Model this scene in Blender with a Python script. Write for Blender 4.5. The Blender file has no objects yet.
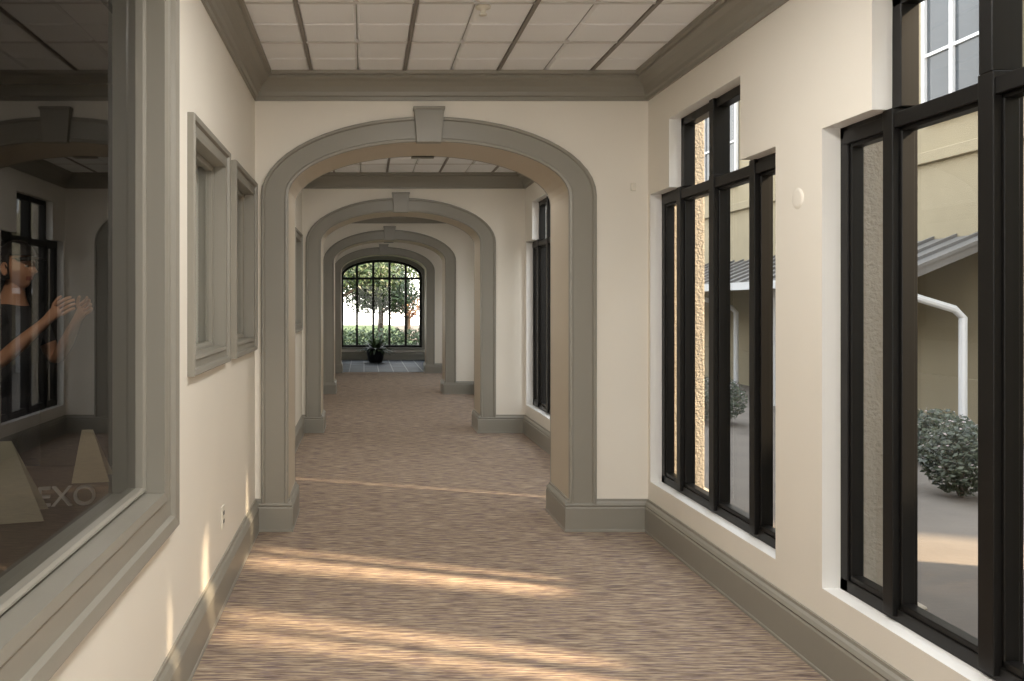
import bpy, bmesh, math, random
from mathutils import Vector, Matrix
random.seed(4)
S = bpy.context.scene
COL = S.collection
S.view_settings.view_transform = 'Standard'

# ------------------------------------------------------------------ materials
def nt(name):
    m = bpy.data.materials.new(name); m.use_nodes = True
    t = m.node_tree; b = t.nodes['Principled BSDF']
    return m, t, b
def paint(name, c, rough=.6, bump=.03, scale=60, var=.04, metal=0, spec=.5):
    m, t, b = nt(name)
    tc = t.nodes.new('ShaderNodeTexCoord')
    n = t.nodes.new('ShaderNodeTexNoise'); n.inputs['Scale'].default_value = scale; n.inputs['Detail'].default_value = 4
    t.links.new(tc.outputs['Object'], n.inputs['Vector'])
    n2 = t.nodes.new('ShaderNodeTexNoise'); n2.inputs['Scale'].default_value = 1.7
    t.links.new(tc.outputs['Object'], n2.inputs['Vector'])
    r = t.nodes.new('ShaderNodeValToRGB')
    r.color_ramp.elements[0].position = .3; r.color_ramp.elements[1].position = .7
    r.color_ramp.elements[0].color = [max(0, x*(1-var)) for x in c] + [1]
    r.color_ramp.elements[1].color = [min(1, x*(1+var)) for x in c] + [1]
    t.links.new(n2.outputs['Fac'], r.inputs['Fac'])
    t.links.new(r.outputs['Color'], b.inputs['Base Color'])
    b.inputs['Roughness'].default_value = rough
    b.inputs['Metallic'].default_value = metal
    b.inputs['Specular IOR Level'].default_value = spec
    if bump:
        bp = t.nodes.new('ShaderNodeBump'); bp.inputs['Strength'].default_value = bump; bp.inputs['Distance'].default_value = .01
        t.links.new(n.outputs['Fac'], bp.inputs['Height']); t.links.new(bp.outputs['Normal'], b.inputs['Normal'])
    return m
def emit(name, c, s):
    m = bpy.data.materials.new(name); m.use_nodes = True
    b = m.node_tree.nodes['Principled BSDF']; b.inputs['Base Color'].default_value = (.9, .9, .88, 1)
    b.inputs['Emission Color'].default_value = (*c, 1); b.inputs['Emission Strength'].default_value = s
    return m
def glass(name, ior, tint):
    m = bpy.data.materials.new(name); m.use_nodes = True
    t = m.node_tree; t.nodes.clear()
    o = t.nodes.new('ShaderNodeOutputMaterial'); mx = t.nodes.new('ShaderNodeMixShader')
    # thin pane: same Fresnel reflectance from either side of the single surface
    ge = t.nodes.new('ShaderNodeNewGeometry'); mr = t.nodes.new('ShaderNodeMapRange')
    mr.inputs[3].default_value = ior; mr.inputs[4].default_value = 1/ior
    f = t.nodes.new('ShaderNodeFresnel')
    t.links.new(ge.outputs['Backfacing'], mr.inputs[0]); t.links.new(mr.outputs[0], f.inputs['IOR'])
    tr = t.nodes.new('ShaderNodeBsdfTransparent'); tr.inputs['Color'].default_value = (*tint, 1)
    g = t.nodes.new('ShaderNodeBsdfGlossy'); g.inputs['Roughness'].default_value = 0.0
    t.links.new(f.outputs[0], mx.inputs[0]); t.links.new(tr.outputs[0], mx.inputs[1]); t.links.new(g.outputs[0], mx.inputs[2])
    t.links.new(mx.outputs[0], o.inputs['Surface'])
    return m
def carpet():
    m, t, b = nt('carpet')
    tc = t.nodes.new('ShaderNodeTexCoord')
    def noise(sx, sy, detail=2, rough=.5, off=0):
        mp = t.nodes.new('ShaderNodeMapping'); mp.inputs['Scale'].default_value = (sx, sy, 1); mp.inputs['Location'].default_value = (off, off, 0)
        n = t.nodes.new('ShaderNodeTexNoise'); n.inputs['Scale'].default_value = 1; n.inputs['Detail'].default_value = detail; n.inputs['Roughness'].default_value = rough
        t.links.new(tc.outputs['Object'], mp.inputs['Vector']); t.links.new(mp.outputs[0], n.inputs['Vector']); return n
    n1 = noise(7, 95, 3, .6); n2 = noise(10, 80, 2, .5, 7.3); n3 = noise(1.2, 5, 2, .5, 3)
    r = t.nodes.new('ShaderNodeValToRGB'); cr = r.color_ramp
    cols = [(.30, (.10, .072, .064)), (.42, (.20, .148, .122)), (.5, (.31, .24, .18)), (.58, (.41, .325, .24)), (.7, (.53, .44, .33))]
    cr.elements[0].position = cols[0][0]; cr.elements[0].color = (*cols[0][1], 1)
    cr.elements[1].position = cols[-1][0]; cr.elements[1].color = (*cols[-1][1], 1)
    for p, c in cols[1:-1]:
        e = cr.elements.new(p); e.color = (*c, 1)
    t.links.new(n1.outputs['Fac'], r.inputs['Fac'])
    r2 = t.nodes.new('ShaderNodeValToRGB'); r2.color_ramp.elements[0].position = .54; r2.color_ramp.elements[1].position = .62
    t.links.new(n2.outputs['Fac'], r2.inputs['Fac'])
    mx = t.nodes.new('ShaderNodeMixRGB'); mx.inputs[2].default_value = (.19, .145, .155, 1)
    mul = t.nodes.new('ShaderNodeMath'); mul.operation = 'MULTIPLY'; mul.inputs[1].default_value = .7
    t.links.new(r2.outputs['Color'], mul.inputs[0]); t.links.new(mul.outputs[0], mx.inputs[0]); t.links.new(r.outputs['Color'], mx.inputs[1])
    hs = t.nodes.new('ShaderNodeHueSaturation')
    mr = t.nodes.new('ShaderNodeMapRange'); mr.inputs[3].default_value = .9; mr.inputs[4].default_value = 1.12
    t.links.new(n3.outputs['Fac'], mr.inputs[0]); t.links.new(mr.outputs[0], hs.inputs['Value']); t.links.new(mx.outputs[0], hs.inputs['Color'])
    t.links.new(hs.outputs[0], b.inputs['Base Color'])
    b.inputs['Roughness'].default_value = .95; b.inputs['Specular IOR Level'].default_value = .15
    bp = t.nodes.new('ShaderNodeBump'); bp.inputs['Strength'].default_value = .5; bp.inputs['Distance'].default_value = .006
    t.links.new(n1.outputs['Fac'], bp.inputs['Height']); t.links.new(bp.outputs[0], b.inputs['Normal'])
    return m
def tilemat():
    m, t, b = nt('dark_floor_tile')
    tc = t.nodes.new('ShaderNodeTexCoord')
    br = t.nodes.new('ShaderNodeTexBrick'); br.offset = 0
    br.inputs['Scale'].default_value = 1; br.inputs['Brick Width'].default_value = .33; br.inputs['Row Height'].default_value = .33
    br.inputs['Mortar Size'].default_value = .012
    br.inputs['Color1'].default_value = (.012, .016, .024, 1); br.inputs['Color2'].default_value = (.05, .06, .075, 1); br.inputs['Mortar'].default_value = (.2, .2, .19, 1)
    t.links.new(tc.outputs['Object'], br.inputs['Vector']); t.links.new(br.outputs['Color'], b.inputs['Base Color'])
    b.inputs['Roughness'].default_value = .55; b.inputs['Specular IOR Level'].default_value = .15
    return m
def leafmat(name, c1, c2, sc=8):
    m, t, b = nt(name)
    tc = t.nodes.new('ShaderNodeTexCoord'); n = t.nodes.new('ShaderNodeTexNoise'); n.inputs['Scale'].default_value = sc
    r = t.nodes.new('ShaderNodeValToRGB'); r.color_ramp.elements[0].position = .35; r.color_ramp.elements[1].position = .65
    r.color_ramp.elements[0].color = (*c1, 1); r.color_ramp.elements[1].color = (*c2, 1)
    t.links.new(tc.outputs['Object'], n.inputs['Vector']); t.links.new(n.outputs['Fac'], r.inputs['Fac']); t.links.new(r.outputs['Color'], b.inputs['Base Color'])
    b.inputs['Roughness'].default_value = .5
    return m

M_wall = paint('cream_wall_paint', (.83, .785, .70), .55, .04, 120, .02)
M_reveal = paint('white_reveal_paint', (.88, .87, .84), .5, .02, 120, .01)
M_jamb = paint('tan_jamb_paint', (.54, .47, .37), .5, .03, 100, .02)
M_trim = paint('grey_trim_paint', (.275, .26, .222), .38, .02, 40, .03)
M_frame = paint('black_window_metal', (.007, .0065, .006), .4, .0, 40, .1, 0, .3)
M_tile = paint('acoustic_tile', (.92, .93, .94), .9, .35, 220, .03)
M_groove = paint('ceiling_groove', (.45, .44, .42), .9, .1, 100, .02)
M_tbar = paint('ceiling_tbar', (.22, .20, .18), .4, 0, 40, .03)
M_tbar2 = paint('ceiling_crossbar', (.6, .58, .55), .5, 0, 40, .03)
M_carpet = carpet(); M_ftile = tilemat()
M_glass = glass('window_glass', 1.35, (.95, .96, .95))
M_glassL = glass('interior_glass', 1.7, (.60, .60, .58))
M_shade = paint('roller_shade_fabric', (.70, .68, .61), .8, .1, 200, .03)
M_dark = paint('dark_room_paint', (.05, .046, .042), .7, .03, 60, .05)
M_plate = paint('ivory_plastic', (.78, .74, .64), .35, 0, 50, .01)
M_slot = paint('dark_slot', (.05, .045, .04), .5, 0, 50, .01)
M_stucco = paint('stucco', (.28, .24, .16), .9, .6, 90, .06)
M_stucco2 = paint('stucco_pilaster', (.36, .32, .26), .95, 1.0, 60, .10)
M_white = paint('white_downspout_paint', (.6, .61, .62), .4, 0, 50, .02)
M_pave = paint('paving', (.12, .104, .088), .9, .3, 20, .15)
M_grass = paint('lawn', (.05, .085, .025), .95, .5, 30, .3)
M_roof = paint('metal_roof', (.14, .135, .13), .5, 0, 20, .05, .3)
M_bark = paint('bark', (.08, .06, .045), .9, .8, 30, .3)
M_leaf = leafmat('leaves_green', (.014, .032, .010), (.07, .11, .04))
M_leaf2 = leafmat('leaves_autumn', (.12, .045, .02), (.20, .12, .05), 3)
M_shrub = leafmat('shrub_leaves', (.014, .025, .012), (.06, .072, .042))
M_flower = paint('shrub_flowers', (.35, .30, .30), .7, 0, 30, .1)
M_pot = paint('black_pot', (.012, .012, .014), .35, .02, 30, .1)
M_house_glass = paint('facade_glass', (.06, .07, .08), .1, 0, 10, .1)
M_wood = paint('dark_table_wood', (.05, .035, .025), .4, .05, 30, .2)
M_card = paint('display_card', (.40, .36, .26), .7, 0, 30, .03)
M_letters = paint('white_letters', (.6, .6, .57), .5, 0, 30, .02)
M_skin = paint('skin', (.50, .27, .17), .5, .02, 60, .05)
M_shirt = paint('black_tshirt', (.035, .036, .042), .85, .1, 80, .1)
M_pants = paint('dark_trousers', (.03, .03, .04), .85, .1, 80, .1)
M_hair = paint('dark_hair', (.012, .009, .008), .6, .4, 90, .2)
M_shoe = paint('shoe_leather', (.02, .018, .016), .5, 0, 80, .2)
M_eye = paint('eye_white', (.7, .68, .65), .3, 0, 30, .01)
M_lip = paint('lip', (.35, .13, .1), .5, 0, 30, .02)
M_diff = emit('fill_panel_glow', (1, .97, .92), 3)  # glowing face of the added fill panels

# ------------------------------------------------------------------ mesh helper
class MB:
    def __init__(s): s.v = []; s.f = []; s.m = []
    def quad(s, a, b, c, d, mi=0):
        n = len(s.v); s.v += [a, b, c, d]; s.f.append((n, n+1, n+2, n+3)); s.m.append(mi)
    def box(s, x0, x1, y0, y1, z0, z1, mi=0):
        n = len(s.v)
        s.v += [(x, y, z) for x in (x0, x1) for y in (y0, y1) for z in (z0, z1)]
        for f in ((0,1,3,2),(4,6,7,5),(0,4,5,1),(2,3,7,6),(0,2,6,4),(1,5,7,3)):
            s.f.append(tuple(n+i for i in f)); s.m.append(mi)
    def grid(s, rows, closed=False, mi=0, ccl=False):
        n = len(s.v); R = len(rows); C = len(rows[0])
        for r in rows: s.v += [tuple(p) for p in r]
        for i in range(R if closed else R-1):
            for j in range(C if ccl else C-1):
                a = n+i*C+j; b = n+i*C+(j+1) % C; i2 = (i+1) % R
                s.f.append((a, b, n+i2*C+(j+1) % C, n+i2*C+j)); s.m.append(mi)
    def ngon(s, pts, mi=0):
        n = len(s.v); s.v += [tuple(p) for p in pts]; s.f.append(tuple(range(n, n+len(pts)))); s.m.append(mi)
    def tube(s, pts, r, seg=10, mi=0):
        rows = []
        pts = [Vector(p) for p in pts]
        for i, p in enumerate(pts):
            d = (pts[min(i+1, len(pts)-1)] - pts[max(i-1, 0)]).normalized()
            u = d.orthogonal().normalized() if i == 0 else (pu - d*pu.dot(d)).normalized()
            pu = u; w = d.cross(u)
            rr = r[i] if isinstance(r, (list, tuple)) else r
            rows.append([p + (u*math.cos(2*math.pi*k/seg) + w*math.sin(2*math.pi*k/seg))*rr for k in range(seg)])
        s.grid(rows, False, mi, True); s.ngon(rows[0][::-1], mi); s.ngon(rows[-1], mi)
    def lathe(s, prof, cx, cy, seg=28, mi=0):
        rows = [[(cx+r*math.cos(2*math.pi*k/seg), cy+r*math.sin(2*math.pi*k/seg), z) for k in range(seg)] for r, z in prof]
        s.grid(rows, False, mi, True)
    def obj(s, name, mats, parent=None, bevel=0, smooth=False, merge=True):
        me = bpy.data.meshes.new(name); me.from_pydata(s.v, [], s.f)
        if not isinstance(mats, (list, tuple)): mats = [mats]
        for m in mats: me.materials.append(m)
        for p, mi in zip(me.polygons, s.m): p.material_index = mi
        if merge:
            bm = bmesh.new(); bm.from_mesh(me)
            bmesh.ops.remove_doubles(bm, verts=bm.verts, dist=1e-5)
            bmesh.ops.recalc_face_normals(bm, faces=bm.faces)
            bm.to_mesh(me); bm.free()
        o = bpy.data.objects.new(name, me); COL.objects.link(o)
        if parent: o.parent = parent
        if smooth:
            for p in me.polygons: p.use_smooth = True
        if bevel:
            b = o.modifiers.new('bevel', 'BEVEL'); b.width = bevel; b.segments = 2; b.limit_method = 'ANGLE'
        return o
def empty(name):
    e = bpy.data.objects.new(name, None); COL.objects.link(e); e.empty_display_size = .1; return e

# ------------------------------------------------------------------ dimensions
XL, XR = -.727, 1.893
H = 3.03
EYE = 1.51
YB = -3.0
ARCH = [5.33, 9.38, 13.43, 17.48]
TH = .50
YE = 21.6
OC, OA = .43, .933   # opening centre, half width
SPR, BI, OUTA, BO = 2.23, .36, 1.113, .523
bays = []
y = YB
for a in ARCH: bays.append((y, a)); y = a+TH
bays.append((y, YE))

# ------------------------------------------------------------------ rectilinear wall with openings
def grid_wall(name, x0, x1, y0, y1, z0, z1, ops, mats, face_in):
    """slab between x0..x1 (room side is face_in); ops: (ya,yb,za,zb)"""
    ys = sorted({y0, y1} | {o[0] for o in ops} | {o[1] for o in ops}); ys = [v for v in ys if y0 <= v <= y1]
    zs = sorted({z0, z1} | {o[2] for o in ops} | {o[3] for o in ops})
    def solid(i, j):
        if i < 0 or j < 0 or i >= len(ys)-1 or j >= len(zs)-1: return False
        cy = (ys[i]+ys[i+1])/2; cz = (zs[j]+zs[j+1])/2
        return not any(o[0] < cy < o[1] and o[2] < cz < o[3] for o in ops)
    b = MB()
    for i in range(len(ys)-1):
        for j in range(len(zs)-1):
            if not solid(i, j): continue
            a, c, d, e = ys[i], ys[i+1], zs[j], zs[j+1]
            for x in (x0, x1):
                b.quad((x, a, d), (x, c, d), (x, c, e), (x, a, e), 0 if x == face_in else 2)
            if not solid(i-1, j): b.quad((x0, a, d), (x1, a, d), (x1, a, e), (x0, a, e), 1)
            if not solid(i+1, j): b.quad((x0, c, d), (x1, c, d), (x1, c, e), (x0, c, e), 1)
            if not solid(i, j-1): b.quad((x0, a, d), (x1, a, d), (x1, c, d), (x0, c, d), 1)
            if not solid(i, j+1): b.quad((x0, a, e), (x1, a, e), (x1, c, e), (x0, c, e), 1)
    return b.obj(name, mats)

# right windows: (y near, y far)
SILL, STEP, TOP = .335, 2.235, 2.66
def rw(y1, w=1.61): return (y1-w, y1)
RW = [rw(3.306), rw(5.29), rw(1.30, 1.61), rw(-.7), rw(9.33), rw(7.33, 1.35), rw(13.38), rw(11.4, 1.4), rw(17.43), rw(15.45, 1.4), rw(21.3), rw(19.3, 1.2)]
ops = []
for a, c in RW:
    ops += [(a, c, SILL, STEP), (a+.345, c-.325, STEP, TOP)]
grid_wall('wall_right', XR, 2.05, YB, YE, 0, H+.03, ops, [M_wall, M_reveal, M_stucco], XR)

def right_window(n, a, c):
    e = empty('window_%d' % n)
    ua, uc = a+.345, c-.325; mid = (ua+uc)/2
    b = MB(); x0, x1 = 1.968, 2.035; w = .028
    b.box(x0, x1, a, a+.05, SILL, STEP); b.box(x0, x1, c-.05, c, SILL, STEP)
    b.box(x0, x1, a, c, SILL, SILL+.05); b.box(x0, x1, a, ua, STEP-.05, STEP); b.box(x0, x1, uc, c, STEP-.05, STEP)
    b.box(x0, x1, ua, ua+.05, STEP, TOP); b.box(x0, x1, uc-.05, uc, STEP, TOP); b.box(x0, x1, ua, uc, TOP-.05, TOP)
    b.box(x0-.012, x1, a+.04, c-.04, STEP-.075, STEP-.02)
    for m, ww in ((ua, w), (mid, w*1.15), (uc, w)):
        b.box(x0-.018, x1+.01, m-ww, m+ww, SILL+.02, STEP)
    b.box(x0-.018, x1+.01, mid-w, mid+w, STEP, TOP)
    # inner casement beads
    cuts = [a+.05, ua-w, ua+w, mid-w, mid+w, uc-w, uc+w, c-.05]
    for i in range(0, 8, 2):
        p, q = cuts[i], cuts[i+1]; t = .014; xa, xb = x0+.008, x1-.01; zb, zt = SILL+.05, STEP-.075
        b.box(xa, xb, p, p+t, zb, zt); b.box(xa, xb, q-t, q, zb, zt); b.box(xa, xb, p, q, zb, zb+t*1.6); b.box(xa, xb, p, q, zt-t, zt)
    b.obj('frame', M_frame, e, .003)
    g = MB()
    g.quad((2.004, a+.04, SILL+.04), (2.004, c-.04, SILL+.04), (2.004, c-.04, STEP-.03), (2.004, a+.04, STEP-.03))
    g.quad((2.004, ua+.04, STEP-.03), (2.004, uc-.04, STEP-.03), (2.004, uc-.04, TOP-.04), (2.004, ua+.04, TOP-.04))
    g.obj('glass', M_glass, e)
for i, (a, c) in enumerate(RW): right_window(i+1, a, c)

# ------------------------------------------------------------------ left wall
BIG = (.35, 2.83, .84, 2.66)
smallL = [(3.29, 4.19), (4.38, 5.24), (6.1, 7.0), (8.2, 9.1), (10.3, 11.2), (12.2, 13.1), (14.4, 15.3)]
ops = [BIG] + [(a+.085, c-.085, 1.295, 2.215) for a, c in smallL]
grid_wall('wall_left', -.89, XL, YB, YE, 0, H+.03, ops, [M_wall, M_trim, M_dark], XL)

def casing(b, x, d, y0, y1, z0, z1, prof, mi=0):
    """rect ring; prof = list of (outset from opening, projection). d=+1 projects to +x"""
    rows = []
    for (ys, zs, sy, sz) in ((y0, z0, -1, -1), (y1, z0, 1, -1), (y1, z1, 1, 1), (y0, z1, -1, 1)):
        rows.append([(x+d*p, ys+sy*o, zs+sz*o) for o, p in prof])
    b.grid(rows, True, mi)
profBig = [(0, 0), (0, .022), (.03, .026), (.036, .018), (.105, .018), (.112, .034), (.15, .04), (.158, .034), (.16, 0)]
profSm = [(0, 0), (0, .018), (.018, .022), (.022, .014), (.055, .014), (.06, .028), (.08, .032), (.085, .026), (.085, 0)]
e = empty('window_%d' % (len(RW)+1))
b = MB(); casing(b, XL, 1, *BIG, profBig)
# inner stops
y0, y1, z0, z1 = BIG
casing(b, -.80, 1, y0+.012, y1-.012, z0+.022, z1-.022, [(0, -.03), (0, .02), (.006, .03), (.012, .03)])
b.obj('casing', M_trim, e)
g = MB(); g.quad((-.805, y0, z0), (-.805, y1, z0), (-.805, y1, z1), (-.805, y0, z1)); g.obj('glass', M_glassL, e)
for i, (a, c) in enumerate(smallL):
    e = empty('window_%d' % (len(RW)+2+i))
    b = MB(); casing(b, XL, 1, a+.085, c-.085, 1.295, 2.215, profSm)
    casing(b, -.79, 1, a+.11, c-.11, 1.32, 2.19, [(0, -.02), (0, .012), (.012, .018), (.026, .018)])
    b.obj('casing', M_trim, e)
    g = MB(); g.quad((-.79, a+.09, 1.3), (-.79, c-.09, 1.3), (-.79, c-.09, 2.2), (-.79, a+.09, 2.2)); g.obj('glass', M_glass, e)
    s = MB(); s.box(-.86, -.85, a+.087, c-.087, 1.297, 2.213); 
    s.box(-.85, -.843, a+.12, c-.12, 1.33, 1.345)
    s.obj('roller_shade', M_shade, e)

# ------------------------------------------------------------------ arches
def ell(a, bb, n=28):
    return [(OC - a*math.cos(math.pi*k/n), SPR + bb*math.sin(math.pi*k/n)) for k in range(n+1)]
for k, Y in enumerate(ARCH):
    e = empty('archway')
    inner = ell(OA, BI)
    b = MB()
    top = H+.03
    for yy in (Y, Y+TH):
        b.quad((XL, yy, 0), (OC-OA, yy, 0), (OC-OA, yy, top), (XL, yy, top))
        b.quad((XR, yy, 0), (OC+OA, yy, 0), (OC+OA, yy, top), (XR, yy, top))
        for p, q in zip(inner[:-1], inner[1:]):
            b.quad((p[0], yy, p[1]), (q[0], yy, q[1]), (q[0], yy, top), (p[0], yy, top))
    path = [(OC-OA, 0)] + inner + [(OC+OA, 0)]
    for p, q in zip(path[:-1], path[1:]):
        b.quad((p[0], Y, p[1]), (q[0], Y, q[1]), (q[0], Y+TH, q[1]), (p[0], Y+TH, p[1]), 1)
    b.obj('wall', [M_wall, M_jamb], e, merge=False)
    prof = [(0, 0), (0, .026), (.10, .030), (.14, .022), (.84, .022), (.88, .034), (.97, .034), (1.0, .028), (1.0, 0)]
    outer = ell(OUTA, BO)
    ip = [(OC-OA, .19)] + inner + [(OC+OA, .19)]; op = [(OC-OUTA, .19)] + outer + [(OC+OUTA, .19)]
    s = MB()
    for yy, d in ((Y, -1), (Y+TH, 1)):
        rows = [[(i[0]+(o[0]-i[0])*t, yy+d*h, i[1]+(o[1]-i[1])*t) for t, h in prof] for i, o in zip(ip, op)]
        s.grid(rows)
    # thin edge bead wrapping on the jamb corners
    so = s.obj('surround', M_trim, e)
    ks = MB()
    for yy, d in ((Y, -1), (Y+TH, 1)):
        zb, zt = SPR+BI-.012, SPR+BO+.06
        f = yy+d*.06
        A = [(OC-.083, zb), (OC+.083, zb), (OC+.10, zt), (OC-.10, zt)]
        ks.ngon([(p[0], f, p[1]) for p in A])
        for i in range(4):
            p, q = A[i], A[(i+1) % 4]
            ks.quad((p[0], yy, p[1]), (q[0], yy, q[1]), (q[0], f, q[1]), (p[0], f, p[1]))
        ks.box(OC-.105, OC+.105, min(yy, yy+d*.07), max(yy, yy+d*.07), zt-.02, zt)
    ks.obj('keystone', M_trim, e, .004)

# ------------------------------------------------------------------ sweeps (baseboard / crown)
def sweep(b, path, prof, side, closed=False):
    n = len(path); P = [Vector(p) for p in path]; rows = []
    for i in range(n):
        if closed or 0 < i < n-1:
            d1 = (P[i]-P[i-1]).normalized(); d2 = (P[(i+1) % n]-P[i]).normalized()
        elif i == 0: d1 = d2 = (P[1]-P[0]).normalized()
        else: d1 = d2 = (P[-1]-P[-2]).normalized()
        n1 = Vector((-d1.y, d1.x))*side; n2 = Vector((-d2.y, d2.x))*side
        m = (n1+n2); m = m / max(.2, m.dot(n1))
        rows.append([(P[i].x+m.x*o, P[i].y+m.y*o, z) for o, z in prof])
    b.grid(rows, closed)
pb = [(0, 0), (.034, 0), (.034, .012), (.03, .016), (.03, .155), (.024, .165), (.03, .175), (.022, .19), (.012, .2), (.010, .213), (0, .213)]
for nm, X, jx, side in (('baseboard_right', XR, OC+OA, 1), ('baseboard_left', XL, OC-OA, -1)):
    path = [(X, YB)]
    for Y in ARCH: path += [(X, Y), (jx, Y), (jx, Y+TH), (X, Y+TH)]
    path.append((X, YE))
    b = MB(); sweep(b, path, pb, side); b.obj(nm, M_trim)
b = MB(); sweep(b, [(XR, YE), (XL, YE)], pb, 1); b.obj('baseboard_back', M_trim)
pc = [(0, 2.862), (.014, 2.862), (.016, 2.885), (.028, 2.892), (.034, 2.915), (.05, 2.945), (.075, 2.972), (.098, 2.985), (.104, 2.992), (.104, 3.008), (.122, 3.012), (.125, 3.034)]
for i, (a, c) in enumerate(bays):
    b = MB(); sweep(b, [(XL, a), (XR, a), (XR, c), (XL, c)], pc, 1, True); b.obj('trim_%d' % (i+1), M_trim)

# ------------------------------------------------------------------ ceiling
ce = empty('ceiling')
b = MB(); b.box(-4.6, 2.06, YB-.2, YE+.3, 3.055, 3.25); b.obj('slab', M_groove, ce)
t = MB(); tb = MB(); tb2 = MB(); P = .305
x0g = -.345 - 2*.61
for a, c in bays:
    nrow = int((c-a)/P)+1
    for r in range(nrow):
        y1 = c-.06 - r*P; y0 = max(a, y1-P)
        if y1 <= a+.01: continue
        for k in range(12):
            xa = x0g+k*P; xb = xa+P
            xa = max(xa, XL); xb = min(xb, XR)
            if xb-xa < .03: continue
            g, h = .003, .017
            z1, z0 = 3.05, 3.034
            lo = [(xa+h, y0+h, z0), (xb-h, y0+h, z0), (xb-h, y1-h, z0), (xa+h, y1-h, z0)]
            hi = [(xa+g, y0+g, z1), (xb-g, y0+g, z1), (xb-g, y1-g, z1), (xa+g, y1-g, z1)]
            t.ngon(lo)
            for q in range(4): t.quad(lo[q], lo[(q+1) % 4], hi[(q+1) % 4], hi[q])
        if r % 2 == 0: tb2.box(XL, XR, y1-.007, y1+.007, 3.030, 3.052)
    for k in range(6):
        x = x0g+k*.61
        if XL < x < XR: tb.box(x-.010, x+.010, a, c, 3.026, 3.054)
t.obj('tiles', M_tile, ce, merge=False); tb.obj('main_bars', M_tbar, ce); tb2.obj('cross_bars', M_tbar2, ce)
# unseen ceiling panels with area lamps, added to brighten the corridor
def fill_panel(yc, power):
    e = empty('added_fill_light')
    x0, x1 = .27+.02, .885-.02; y0, y1 = yc-.59, yc+.59
    b = MB()
    for bx in ((x0, x1, y0, y0+.03), (x0, x1, y1-.03, y1), (x0, x0+.03, y0, y1), (x1-.03, x1, y0, y1)): b.box(*bx, 3.008, 3.034)
    b.obj('frame', M_plate, e)
    b = MB(); b.box(x0+.03, x1-.03, y0+.03, y1-.03, 3.016, 3.033); b.obj('diffuser', M_diff, e)
    l = bpy.data.lights.new('lamp', 'AREA'); l.shape = 'RECTANGLE'; l.size = .5; l.size_y = 1.1; l.energy = power; l.color = (1, .97, .92)
    o = bpy.data.objects.new('lamp', l); COL.objects.link(o); o.parent = e; o.location = ((x0+x1)/2, yc, 3.0)
fill_panel(-1.6, 42); fill_panel(.4, 38); fill_panel(2.8, 34); fill_panel(6.9, 26); fill_panel(10.95, 17); fill_panel(15, 11)
# sprinkler
sp = MB(); sp.lathe([(0, 3.034), (.04, 3.034), (.038, 3.026), (.015, 3.02), (.013, 3.0), (.02, 2.995), (.02, 2.99), (0, 2.988)], .61, 4.1, 20)
sp.obj('fire_sprinkler', M_plate, smooth=True)

# ------------------------------------------------------------------ floor
b = MB(); b.box(XL-.16, XR+.05, YB, ARCH[3]+.25, -.1, 0); b.obj('floor', M_carpet)
b = MB(); b.box(XL-.16, XR+.05, ARCH[3]+.25, YE, -.1, 0.002); b.obj('floor_tiled', M_ftile)

# ------------------------------------------------------------------ end wall with arched window
EC, EA = .47, 1.10
def end_arch(a, bb, n=24): return [(EC-a*math.cos(math.pi*k/n), 2.25+bb*math.sin(math.pi*k/n)) for k in range(n+1)]
b = MB(); arc = end_arch(EA, .46)
for yy in (YE, YE+.2):
    b.quad((XL, yy, 0), (EC-EA, yy, 0), (EC-EA, yy, H), (XL, yy, H)); b.quad((XR, yy, 0), (EC+EA, yy, 0), (EC+EA, yy, H), (XR, yy, H))
    b.quad((EC-EA, yy, 0), (EC+EA, yy, 0), (EC+EA, yy, .33), (EC-EA, yy, .33))
    for p, q in zip(arc[:-1], arc[1:]): b.quad((p[0], yy, p[1]), (q[0], yy, q[1]), (q[0], yy, H), (p[0], yy, H))
path = [(EC-EA, .33)]+arc+[(EC+EA, .33)]
for p, q in zip(path, path[1:]+path[:1]): b.quad((p[0], YE, p[1]), (q[0], YE, q[1]), (q[0], YE+.2, q[1]), (p[0], YE+.2, p[1]))
b.obj('wall_back', M_wall, merge=False)
e = empty('window_%d' % (len(RW)+2+len(smallL)))
b = MB(); arc2 = end_arch(EA-.07, .39); p2 = [(EC-EA+.07, .40)]+arc2+[(EC+EA-.07, .40)]
rows = [[(p[0], YE+.05, p[1]), (q[0], YE+.05, q[1]), (q[0], YE+.12, q[1]), (p[0], YE+.12, p[1])] for p, q in zip(path, p2)]
b.grid(rows, True, 0, True)
for i in range(1, 5):
    x = EC-EA+i*2*EA/5; zt = 2.25+.42*math.sqrt(1-((x-EC)/EA)**2)
    b.box(x-.03, x+.03, YE+.04, YE+.12, .36, zt)
for z in (2.2,): b.box(EC-EA+.03, EC+EA-.03, YE+.045, YE+.12, z-.03, z+.03)
b.obj('frame', M_frame, e)
g = MB(); g.ngon([(p[0], YE+.09, p[1]) for p in path]); g.obj('glass', M_glass, e)
# casing round end window
b = MB(); po = [(EC-EA-.12, .33)]+end_arch(EA+.12, .57)+[(EC+EA+.12, .33)]
b.grid([[(p[0], YE, p[1]), (p[0], YE-.03, p[1]), (q[0], YE-.03, q[1]), (q[0], YE, q[1])] for p, q in zip(path, po)])
b.box(EC-EA-.14, EC+EA+.14, YE-.07, YE, .29, .335)
b.obj('trim_6', M_trim)

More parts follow.
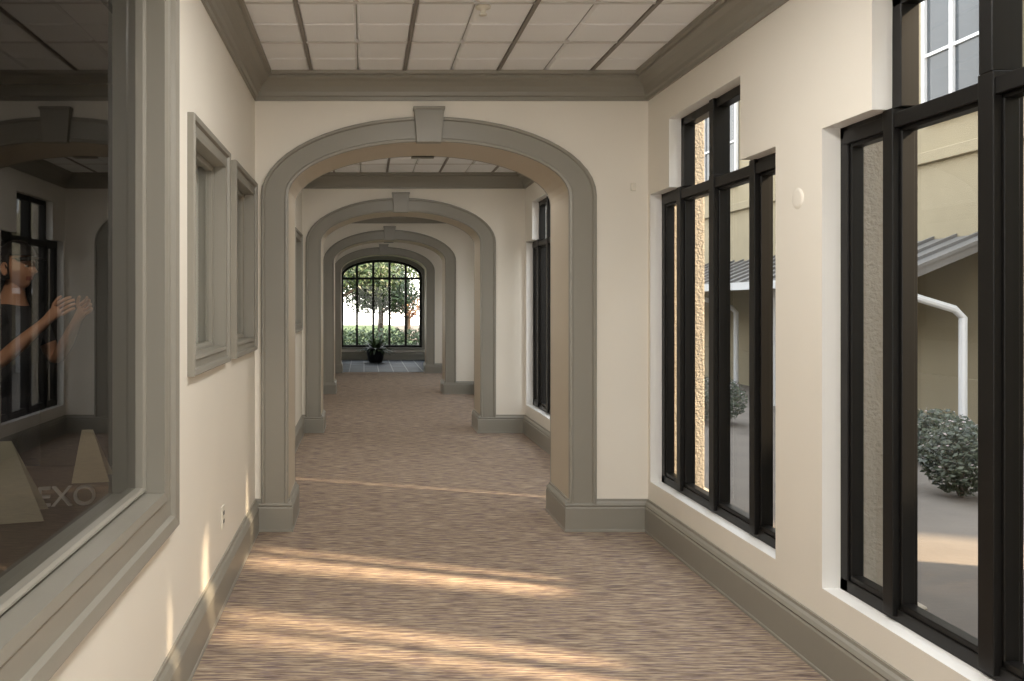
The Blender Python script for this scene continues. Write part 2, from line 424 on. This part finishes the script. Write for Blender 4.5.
# wall behind the camera with glazed opening
b = MB()
for (x0, x1, z0, z1) in ((XL, XL+.25, 0, H), (XR-.25, XR, 0, H), (XL+.25, XR-.25, 0, .3), (XL+.25, XR-.25, 2.6, H)):
    b.box(x0, x1, YB-.15, YB, z0, z1)
b.obj('wall_front', M_wall)
e = empty('window_%d' % (len(RW)+3+len(smallL)))
b = MB()
for i in range(5):
    x = XL+.25+i*(XR-XL-.5)/4; b.box(x-.03, x+.03, YB-.1, YB-.03, .3, 2.6)
b.box(XL+.25, XR-.25, YB-.1, YB-.03, .3, .36); b.box(XL+.25, XR-.25, YB-.1, YB-.03, 2.54, 2.6); b.box(XL+.25, XR-.25, YB-.1, YB-.03, 2.0, 2.05)
b.obj('frame', M_frame, e)

# ------------------------------------------------------------------ small wall fittings
e = empty('power_outlet')
b = MB(); b.box(XL, XL+.007, 4.07, 4.145, .36, .475); b.obj('plate', M_plate, e, .003)
b = MB()
for z in (.395, .437):
    b.box(XL+.007, XL+.009, 4.095, 4.12, z-.008, z+.010)
b.obj('sockets', M_slot, e)
b = MB(); b.box(1.775, 1.808, ARCH[0]-.018, ARCH[0], 2.265, 2.315); b.obj('temperature_sensor', M_plate, bevel=.004)
# round cover on the pier
b = MB(); b.lathe([(0, .006), (.03, .006), (.04, .005), (.046, 0)], 0, 0, 28); o = b.obj('wall_cover_plate', M_wall, smooth=True)
o.rotation_euler = (0, -math.pi/2, 0); o.location = (XR, 3.49, 1.97)

# ------------------------------------------------------------------ potted plant
e = empty('potted_plant')
px, py = .30, 20.75
b = MB(); b.lathe([(0, .002), (.16, .002), (.19, .05), (.24, .30), (.26, .34), (.27, .38), (.25, .385), (.235, .35), (0, .34)], px, py, 32); b.obj('pot', M_pot, e, smooth=True)
b = MB()
for i in range(80):
    a = random.random()*2*math.pi; L = random.uniform(.28, .55); el = random.uniform(.15, 1.3)
    rows = []
    for k in range(7):
        t_ = k/6; r = .06+L*t_*math.cos(el)*.9; z = .33 + L*math.sin(el)*t_*1.1 - .22*t_*t_
        w = .034*math.sin(math.pi*min(1, t_*.9+.1))+.001
        c = Vector((px+r*math.cos(a), py+r*math.sin(a), max(.3 if r < .27 else .05, z))); s_ = Vector((-math.sin(a), math.cos(a), 0))
        rows.append([c-s_*w, c+Vector((0, 0, -.006)), c+s_*w])
    b.grid(rows)
b.obj('leaves', M_leaf, e, smooth=True, merge=False)

# ------------------------------------------------------------------ side room behind the big glass
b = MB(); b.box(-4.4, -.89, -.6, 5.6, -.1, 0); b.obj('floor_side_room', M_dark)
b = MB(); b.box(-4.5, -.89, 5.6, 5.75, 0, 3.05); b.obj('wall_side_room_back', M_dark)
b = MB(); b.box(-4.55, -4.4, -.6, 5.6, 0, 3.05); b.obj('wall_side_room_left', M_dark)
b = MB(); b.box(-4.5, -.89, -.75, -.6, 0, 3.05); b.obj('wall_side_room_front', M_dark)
e = empty('display_table')
b = MB(); b.box(-2.3, -1.0, 2.0, 3.9, .68, .72)
for x in (-2.22, -1.08):
    for yy in (2.08, 3.82): b.box(x-.03, x+.03, yy-.03, yy+.03, 0, .68)
b.box(-2.2, -1.1, 2.1, 2.13, .58, .68); b.box(-2.2, -1.1, 3.77, 3.8, .58, .68)
b.obj('table_frame', M_wood, e, .004)
def tent(x, y, w, h, d, rot):
    b = MB(); c, s_ = math.cos(rot), math.sin(rot)
    def P_(u, v, z): return (x+u*c-v*s_, y+u*s_+v*c, .7235+z)
    b.quad(P_(-w/2, -d, 0), P_(w/2, -d, 0), P_(w*.0, 0, h), P_(-w*.3, 0, h)); b.quad(P_(-w/2, d, 0), P_(w/2, d, 0), P_(w*.0, 0, h), P_(-w*.3, 0, h))
    o = b.obj('card', M_card, e, merge=False); sd = o.modifiers.new('s', 'SOLIDIFY'); sd.thickness = .004
tent(-1.30, 2.95, .24, .28, .09, .3); tent(-1.22, 3.6, .16, .22, .08, .2); tent(-1.38, 2.5, .3, .05, .14, .1)
tx = bpy.data.curves.new('letters', 'FONT'); tx.body = 'EXO'; tx.size = .11; tx.extrude = .01
to = bpy.data.objects.new('letters', tx); COL.objects.link(to); to.parent = e; to.location = (-1.27, 3.1, .724); to.rotation_euler = (math.pi/2, 0, .2); tx.materials.append(M_letters)

# invented spot fixture, added in the side room to light the person
e = empty('added_person_spot')
b = MB(); b.box(-1.32, -1.28, 1.5, 4.5, 3.03, 3.055); b.box(-1.31, -1.29, 2.39, 2.41, 2.93, 3.03); b.obj('track', M_frame, e)
b = MB(); b.tube([(-1.3, 2.4, 2.95), (-1.34, 2.5, 2.84)], [.04, .055], 16); b.obj('head', M_frame, e)
ld = bpy.data.lights.new('person_fill', 'SPOT'); ld.energy = 60; ld.color = (1, .84, .66); ld.spot_size = 1.0; ld.shadow_soft_size = .04; ld.spot_blend = .6
lo = bpy.data.objects.new('person_fill', ld); COL.objects.link(lo); lo.parent = e; lo.location = (-1.345, 2.515, 2.82)
lo.rotation_euler = (Vector((-1.6, 3.75, 1.4))-lo.location).to_track_quat('-Z', 'Y').to_euler()

# ------------------------------------------------------------------ person
def person(name, loc, rotz):
    V = []; R = []; E = []; seg = []; roots = []
    def add(p, r, par=None, mat=None):
        V.append(p); R.append(r if isinstance(r, tuple) else (r, r)); i = len(V)-1
        if par is None: roots.append(i)
        else:
            E.append((par, i)); seg.append((V[par], p, mat))
        return i
    pel = add((0, 0, .97), (.15, .115))
    wa = add((0, 0, 1.12), (.135, .10), pel, 1)
    ch = add((.01, 0, 1.32), (.165, .12), wa, 1)
    ub = add((0, 0, 1.44), (.13, .085), ch, 1)
    nk = add((.0, 0, 1.52), .056, ub, 1)
    nt_ = add((.02, 0, 1.60), .053, nk, 0)
    hd = add((.03, 0, 1.66), .05, nt_, 0)
    for s in (-1, 1):
        sh = add((0, s*.175, 1.455), .062, ub, 1)
        e0 = add((.02, s*.225, 1.37), .054, sh, 1)
        e1 = add((.045, s*.24, 1.29), .049, e0, 1)
        el = add((.07, s*.25, 1.22), .041, e1, 0)
        el2 = add((.10, s*.245, 1.205), .040, el, 0)
        fa = add((.19, s*.20, 1.30), .040, el2, 0)
        wr = add((.30, s*.13, 1.42), .026, fa, 0)
        pm = add((.335, s*.115, 1.46), (.034, .018), wr, 0)
        pe = add((.365, s*.10, 1.485), (.038, .016), pm, 0)
        # fingers
        d = Vector((.75, -s*.12, .45)).normalized(); up = Vector((-.45, 0, .8)).normalized(); inw = Vector((0, -s, 0))
        up = d.cross(inw).normalized() * (1 if d.cross(inw).z > 0 else -1)
        base = Vector(V[pe])
        for q, L in ((-.03, .062), (-.010, .074), (.011, .080), (.031, .072)):
            p0 = base + up*q - d*.015
            p1 = base + up*q + d*L*.5; p2 = p1 + (d*.8+inw*.5).normalized()*L*.32; p3 = p2 + (d*.5+inw*.8).normalized()*L*.25
            a = add(tuple(p0), .009); a = add(tuple(p1), .0088, a, 0); a = add(tuple(p2), .0082, a, 0); add(tuple(p3), .0068, a, 0)
        p0 = Vector(V[pm]) + up*.012
        p1 = p0 + (up*.8+d*.4+inw*.3).normalized()*.04; p2 = p1+(up*.5+d*.8+inw*.3).normalized()*.034; p3 = p2+(d*.9+up*.2+inw*.4).normalized()*.024
        a = add(tuple(p0), .012); a = add(tuple(p1), .0105, a, 0); a = add(tuple(p2), .0095, a, 0); add(tuple(p3), .0075, a, 0)
        # legs
        hp = add((0, s*.095, .88), .092, pel, 2)
        kn = add((.02, s*.105, .50), .062, hp, 2)
        cf = add((-.01, s*.108, .36), .058, kn, 2)
        an = add((-.01, s*.11, .10), .045, cf, 2)
        hl = add((.02, s*.112, .05), .042, an, 3)
        add((.14, s*.125, .035), (.04, .033), hl, 3)
    me = bpy.data.meshes.new(name); me.from_pydata(V, E, []); o = bpy.data.objects.new(name, me); COL.objects.link(o)
    sk = o.modifiers.new('skin', 'SKIN')
    for i, v in enumerate(me.skin_vertices[0].data):
        v.radius = R[i]; v.use_root = i in roots
    ss = o.modifiers.new('sub', 'SUBSURF'); ss.levels = 2; ss.render_levels = 2
    dg = bpy.context.evaluated_depsgraph_get(); dg.update()
    nm = bpy.data.meshes.new_from_object(o.evaluated_get(dg))
    bpy.data.objects.remove(o)
    for m in (M_skin, M_shirt, M_pants, M_shoe): nm.materials.append(m)
    while len(nm.materials) > 4: nm.materials.pop(index=0)
    segs = [(Vector(a), Vector(b_), m) for a, b_, m in seg]
    for p in nm.polygons:
        c = Vector(p.center); best = 9; bm_ = 0
        for a, b_, m in segs:
            ab = b_-a; t_ = max(0, min(1, (c-a).dot(ab)/ab.length_squared)); d_ = (c-(a+ab*t_)).length
            if d_ < best: best = d_; bm_ = m
        if bm_ == 1 and c.z < 1.0 and abs(c.x) < .3: bm_ = 2
        p.material_index = bm_; p.use_smooth = True
    e = empty(name)
    bo = bpy.data.objects.new('body', nm); COL.objects.link(bo); bo.parent = e
    # head: shaped sphere, faces +x
    hc = Vector((.035, 0, 1.70))
    bm = bmesh.new(); bmesh.ops.create_uvsphere(bm, u_segments=40, v_segments=30, radius=1)
    for v in bm.verts:
        x, y_, z = v.co
        sx = .098; sy = .076; sz = .118
        # narrower chin
        if z < 0: sy *= 1-.30*(-z)**1.4; 
        X = x*sx; Y_ = y_*sy; Z = z*sz
        if z < 0 and x < 0: X *= 1-.45*(-z)
        if x > 0:
            X *= 1-.10*abs(y_)
            X += .008*math.exp(-((z-.22)/.1)**2)*max(0, x)            # brow
            X -= .007*math.exp(-((z-.03)/.1)**2)*math.exp(-((abs(y_)-.38)/.18)**2)  # eye socket
            X += .026*math.exp(-(y_/.13)**2)*math.exp(-((z+.22)/.10)**2)*(x > .5)    # nose tip
            X += .012*math.exp(-(y_/.11)**2)*math.exp(-((z+.05)/.16)**2)*(x > .5)
            X += .008*math.exp(-(y_/.25)**2)*math.exp(-((z+.50)/.09)**2)            # lips
            X += .012*math.exp(-(y_/.35)**2)*math.exp(-((z+.82)/.14)**2)            # chin
        v.co = (X, Y_, Z)
    me = bpy.data.meshes.new('head'); bm.to_mesh(me); bm.free()
    for p in me.polygons: p.use_smooth = True
    me.materials.append(M_skin); me.materials.append(M_lip)
    for p in me.polygons:
        c = p.center
        if c.x > .07 and abs(c.y) < .026 and abs(c.z+.059) < .008: p.material_index = 1
    h = bpy.data.objects.new('head', me); COL.objects.link(h); h.location = hc; h.parent = e
    # cap with brim over dark hair
    bm = bmesh.new(); bmesh.ops.create_uvsphere(bm, u_segments=40, v_segments=30, radius=1)
    kill = []
    for v in bm.verts:
        x, y_, z = v.co
        lim = -.55 if x < .2 else .38
        if z < lim: kill.append(v)
        w = 1+.025*math.sin(17*x+9*z)*(z < .3)
        v.co = (x*.114*w-.003, y_*.093*w, z*.140*w+.004)
    bmesh.ops.delete(bm, geom=kill, context='VERTS')
    me = bpy.data.meshes.new('hair'); bm.to_mesh(me); bm.free(); me.materials.append(M_hair)
    for p in me.polygons: p.use_smooth = True
    h = bpy.data.objects.new('hair', me); COL.objects.link(h); h.location = hc; h.parent = e
    sd = h.modifiers.new('s', 'SOLIDIFY'); sd.thickness = .008
    b = MB()
    rows = []
    for k in range(13):
        a = -math.pi/2*.8 + k*math.pi*.8/12
        ci, si = math.cos(a), math.sin(a)
        rows.append([hc+Vector((.095*ci-.003+u*.075*max(0, ci)**.7, .084*si*(1-.1*u), .056-.016*u*u-.012*si*si)) for u in (0, .35, .7, 1)])
    b.grid(rows)
    o = b.obj('cap_brim', M_hair, e, smooth=True); sd = o.modifiers.new('s', 'SOLIDIFY'); sd.thickness = .004
    # eyes and ears
    b = MB()
    for s in (-1, 1):
        c = hc+Vector((.077, s*.030, .004))
        rows = [[(c.x+.011*math.cos(ph), c.y+.011*math.sin(ph)*math.cos(th), c.z+.006*math.sin(ph)*math.sin(th)) for th in [k*math.pi/6 for k in range(12)]] for ph in [j*math.pi/8+.001 for j in range(9)]]
        b.grid(rows, False, 0, True)
        b.box(c.x+.008, c.x+.0115, c.y-.004, c.y+.004, c.z-.004, c.z+.004, 1)
    b.obj('eyes', [M_eye, M_hair], e, smooth=True)
    b = MB()
    for s in (-1, 1):
        c = hc+Vector((-.004, s*.088, -.012))
        pts = [c+Vector((.016*math.cos(a)*(1 if math.sin(a) > 0 else .7), s*.008*(1-math.cos(a))*.8, .030*math.sin(a))) for a in [k*2*math.pi/14 for k in range(15)]]
        b.tube(pts, .005, 8)
        b.ngon([p for p in pts[:-1]])
    b.obj('ears', M_skin, e, smooth=True)
    e.location = loc; e.rotation_euler = (0, 0, rotz)
    return e
person('person', (-1.85, 4.2, 0.002), -.25)

# ------------------------------------------------------------------ exterior
b = MB(); b.box(2.05, 40, -12, 60, -.25, -.06); b.obj('ground_paving', M_pave)
b = MB(); b.box(-25, 2.05, YE+.3, 60, -.25, -.06); b.obj('ground_lawn', M_grass)
def pilaster(y0, y1):
    b = MB(); b.box(2.062, 2.31, y0, y1, -.06, 4.5); b.box(2.062, 2.35, y0-.03, y1+.03, -.06, .25)
    b.obj('exterior_pilaster', M_stucco2, bevel=.01)
for y0 in (3.36, 1.37, 5.42, 9.45, 13.5): pilaster(y0, y0+.27)

def facade():
    e = empty('courtyard_building')
    b = MB(); b.box(7.4, 12, 7.9, 30, -.06, 6.9); b.box(7.25, 12, 7.75, 30, 6.9, 7.1); b.box(7.33, 7.4, 7.9, 30, 3.35, 3.5)
    b.box(7.36, 7.4, 7.9, 30, -.06, .6)
    b.box(8.2, 12, 4.1, 7.9, -.06, 8.6)  # unseen tall block added to keep direct sun off the second bay
    b.obj('walls', M_stucco, e, .01)
    w = MB(); f = MB()
    for i in range(6):
        y0 = 9.0+i*3.4
        for z0, z1 in ((3.9, 5.6),):
            w.box(7.37, 7.40, y0, y0+1.5, z0, z1)
            for k in range(4): f.box(7.33, 7.38, y0+k*.5-.03, y0+k*.5+.03, z0, z1)
            f.box(7.33, 7.38, y0, y0+1.5, z0-.04, z0+.04); f.box(7.33, 7.38, y0, y0+1.5, z1-.04, z1+.04); f.box(7.34, 7.38, y0, y0+1.5, (z0+z1)/2-.02, (z0+z1)/2+.02)
    w.obj('panes', M_house_glass, e); f.obj('window_frames', M_white, e)
    r = MB()
    y0, y1 = 9.2, 30
    r.quad((7.4, y0, 2.35), (7.4, y1, 2.35), (6.2, y1, 1.85), (6.2, y0, 1.85)); r.quad((7.4, y0, 2.25), (7.4, y1, 2.25), (6.2, y1, 1.75), (6.2, y0, 1.75))
    r.quad((6.2, y0, 1.75), (6.2, y1, 1.75), (6.2, y1, 1.85), (6.2, y0, 1.85)); r.quad((6.2, y0, 1.75), (6.2, y0, 1.85), (7.4, y0, 2.35), (7.4, y0, 2.25))
    yy = y0
    while yy < y1:
        n = len(r.v); w_ = .02
        r.v += [(7.4, yy-w_, 2.35), (7.4, yy+w_, 2.35), (6.2, yy+w_, 1.85), (6.2, yy-w_, 1.85), (7.4, yy-w_, 2.39), (7.4, yy+w_, 2.39), (6.2, yy+w_, 1.89), (6.2, yy-w_, 1.89)]
        for q in ((4, 5, 6, 7), (0, 3, 7, 4), (1, 2, 6, 5), (3, 2, 6, 7)): r.f.append(tuple(n+i for i in q)); r.m.append(0)
        yy += .4
    r.obj('seam_roof', M_roof, e)
    g = MB(); g.box(6.1, 6.2, y0, y1, 1.74, 1.86); 
    for yy in (9.3, 15, 21, 27): g.tube([(6.15, yy, 1.76), (6.17, yy, 1.66), (6.9, yy+.05, 1.45), (7.0, yy+.05, 1.35), (7.0, yy+.05, .05), (6.9, yy+.05, -.02)], .045, 10)
    for yy in (12.3, 15.3, 18.3): g.box(6.24, 6.36, yy, yy+.12, -.06, 1.76)
    g.obj('gutter_and_downspout', M_white, e)
facade()
b = MB(); b.box(3.0, 14, 30.2, 31, -.06, 4.2); b.obj('courtyard_end_wall', M_stucco)

def leaves(b, c, rad, n, size, mi=0):
    for i in range(n):
        d = Vector((random.gauss(0, 1), random.gauss(0, 1), random.gauss(0, 1))).normalized()
        rr = random.random()**.35
        p = Vector(c)+Vector((d.x*rad[0], d.y*rad[1], d.z*rad[2]))*rr
        u = Vector((random.gauss(0, 1), random.gauss(0, 1), random.gauss(0, 1))).normalized(); w = u.orthogonal().normalized()
        s_ = size*random.uniform(.6, 1.3)
        b.ngon([p-u*s_, p-w*s_*.45, p+u*s_, p+w*s_*.45], mi)
def shrub(x, y, r, h):
    e = empty('flowering_shrub')
    b = MB(); leaves(b, (x, y, h*.45), (r, r, h*.52), 3600, .024); leaves(b, (x, y, h*.5), (r*1.02, r*1.02, h*.5), 320, .014, 1)
    b.obj('foliage', [M_shrub, M_flower], e, merge=False)
    t_ = MB()
    for k in range(6):
        a = k*1.05; t_.tube([(x, y, -.06), (x+.1*math.cos(a), y+.1*math.sin(a), .15), (x+r*.5*math.cos(a), y+r*.5*math.sin(a), h*.6)], [.015, .012, .006], 6)
    t_.obj('stems', M_bark, e)
shrub(4.85, 6.5, .29, .56); shrub(5.6, 7.8, .35, .5); shrub(4.6, 10.5, .4, .6)
def tree(x, y, h, r, m, n=2600, ls=.11):
    e = empty('tree')
    t_ = MB(); t_.tube([(x, y, -.06), (x+.05, y, h*.35), (x-.05, y+.05, h*.7)], [.12, .09, .05], 10)
    for k in range(7):
        a = k*.95; z = h*(.35+.05*k); t_.tube([(x, y, z), (x+r*.35*math.cos(a), y+r*.35*math.sin(a), z+.4), (x+r*.7*math.cos(a), y+r*.7*math.sin(a), z+.9)], [.06, .04, .015], 7)
    t_.obj('trunk', M_bark, e)
    b = MB()
    for k in range(9):
        a = k*2.4; q = r*.55*math.sqrt((k+.5)/9)
        leaves(b, (x+q*math.cos(a), y+q*math.sin(a), h*(.55+.07*(k % 4))), (r*.55, r*.55, h*.2), n//9, ls)
    b.obj('crown', m, e, merge=False)
tree(-.9, 30, 5, 2.2, M_leaf, 2800); tree(.6, 31, 3.2, 1.5, M_leaf, 5200, .09); tree(1.9, 35, 2.2, 1.0, M_leaf2, 500, .08); tree(-3, 34, 6, 2.5, M_leaf)
tree(.9, 42, 6, 3, M_leaf, 4200, .12); tree(-2.0, 40, 5, 2.6, M_leaf, 3600, .14)
b = MB()
for i in range(16): leaves(b, (-3+i*.5, 27+.2*math.sin(i), .35), (.4, .4, .38), 350, .06)
b.obj('hedge', M_leaf, merge=False)

# unseen blockers and low wall added outside to cut the sun into streaks
e = empty('sun_blockers')
b = MB()
for y0, y1 in ((-2.5, 1.24), (1.50, 2.17), (2.50, 3.15), (3.50, 4.6)):
    b.box(4.0, 4.35, y0, y1, -.06, 4.6); b.box(3.95, 4.4, y0-.03, y1+.03, -.06, .2); b.box(3.95, 4.4, y0-.03, y1+.03, 4.5, 4.7)
b.box(4.02, 4.33, 1.2, 3.5, -.06, 2.4)
b.obj('sun_masks', M_stucco, e)

# ------------------------------------------------------------------ lights, world, camera
sd = bpy.data.lights.new('sun', 'SUN'); sd.energy = 19; sd.angle = .05; sd.color = (1, .76, .50)
so = bpy.data.objects.new('sun', sd); COL.objects.link(so); so.location = (10, -3, 9)
so.rotation_euler = Vector((-1, .30, -.80)).to_track_quat('-Z', 'Y').to_euler()

w = bpy.data.worlds.new('World'); S.world = w; w.use_nodes = True; t = w.node_tree
bg = t.nodes['Background']
tc = t.nodes.new('ShaderNodeTexCoord'); sx = t.nodes.new('ShaderNodeSeparateXYZ'); r = t.nodes.new('ShaderNodeValToRGB')
r.color_ramp.elements[0].position = 0; r.color_ramp.elements[0].color = (1, .95, .87, 1)
r.color_ramp.elements[1].position = .6; r.color_ramp.elements[1].color = (.78, .83, .90, 1)
t.links.new(tc.outputs['Generated'], sx.inputs[0]); t.links.new(sx.outputs['Z'], r.inputs['Fac']); t.links.new(r.outputs['Color'], bg.inputs['Color'])
bg.inputs['Strength'].default_value = 4.6

cd = bpy.data.cameras.new('camera'); cd.sensor_width = 36; cd.lens = 36*800/1024; cd.shift_x = (512-364)/1024; cd.shift_y = -36.5/1024; cd.clip_start = .02
co = bpy.data.objects.new('camera', cd); COL.objects.link(co); co.location = (0, 0, EYE); co.rotation_euler = (math.pi/2, 0, 0)
S.camera = co
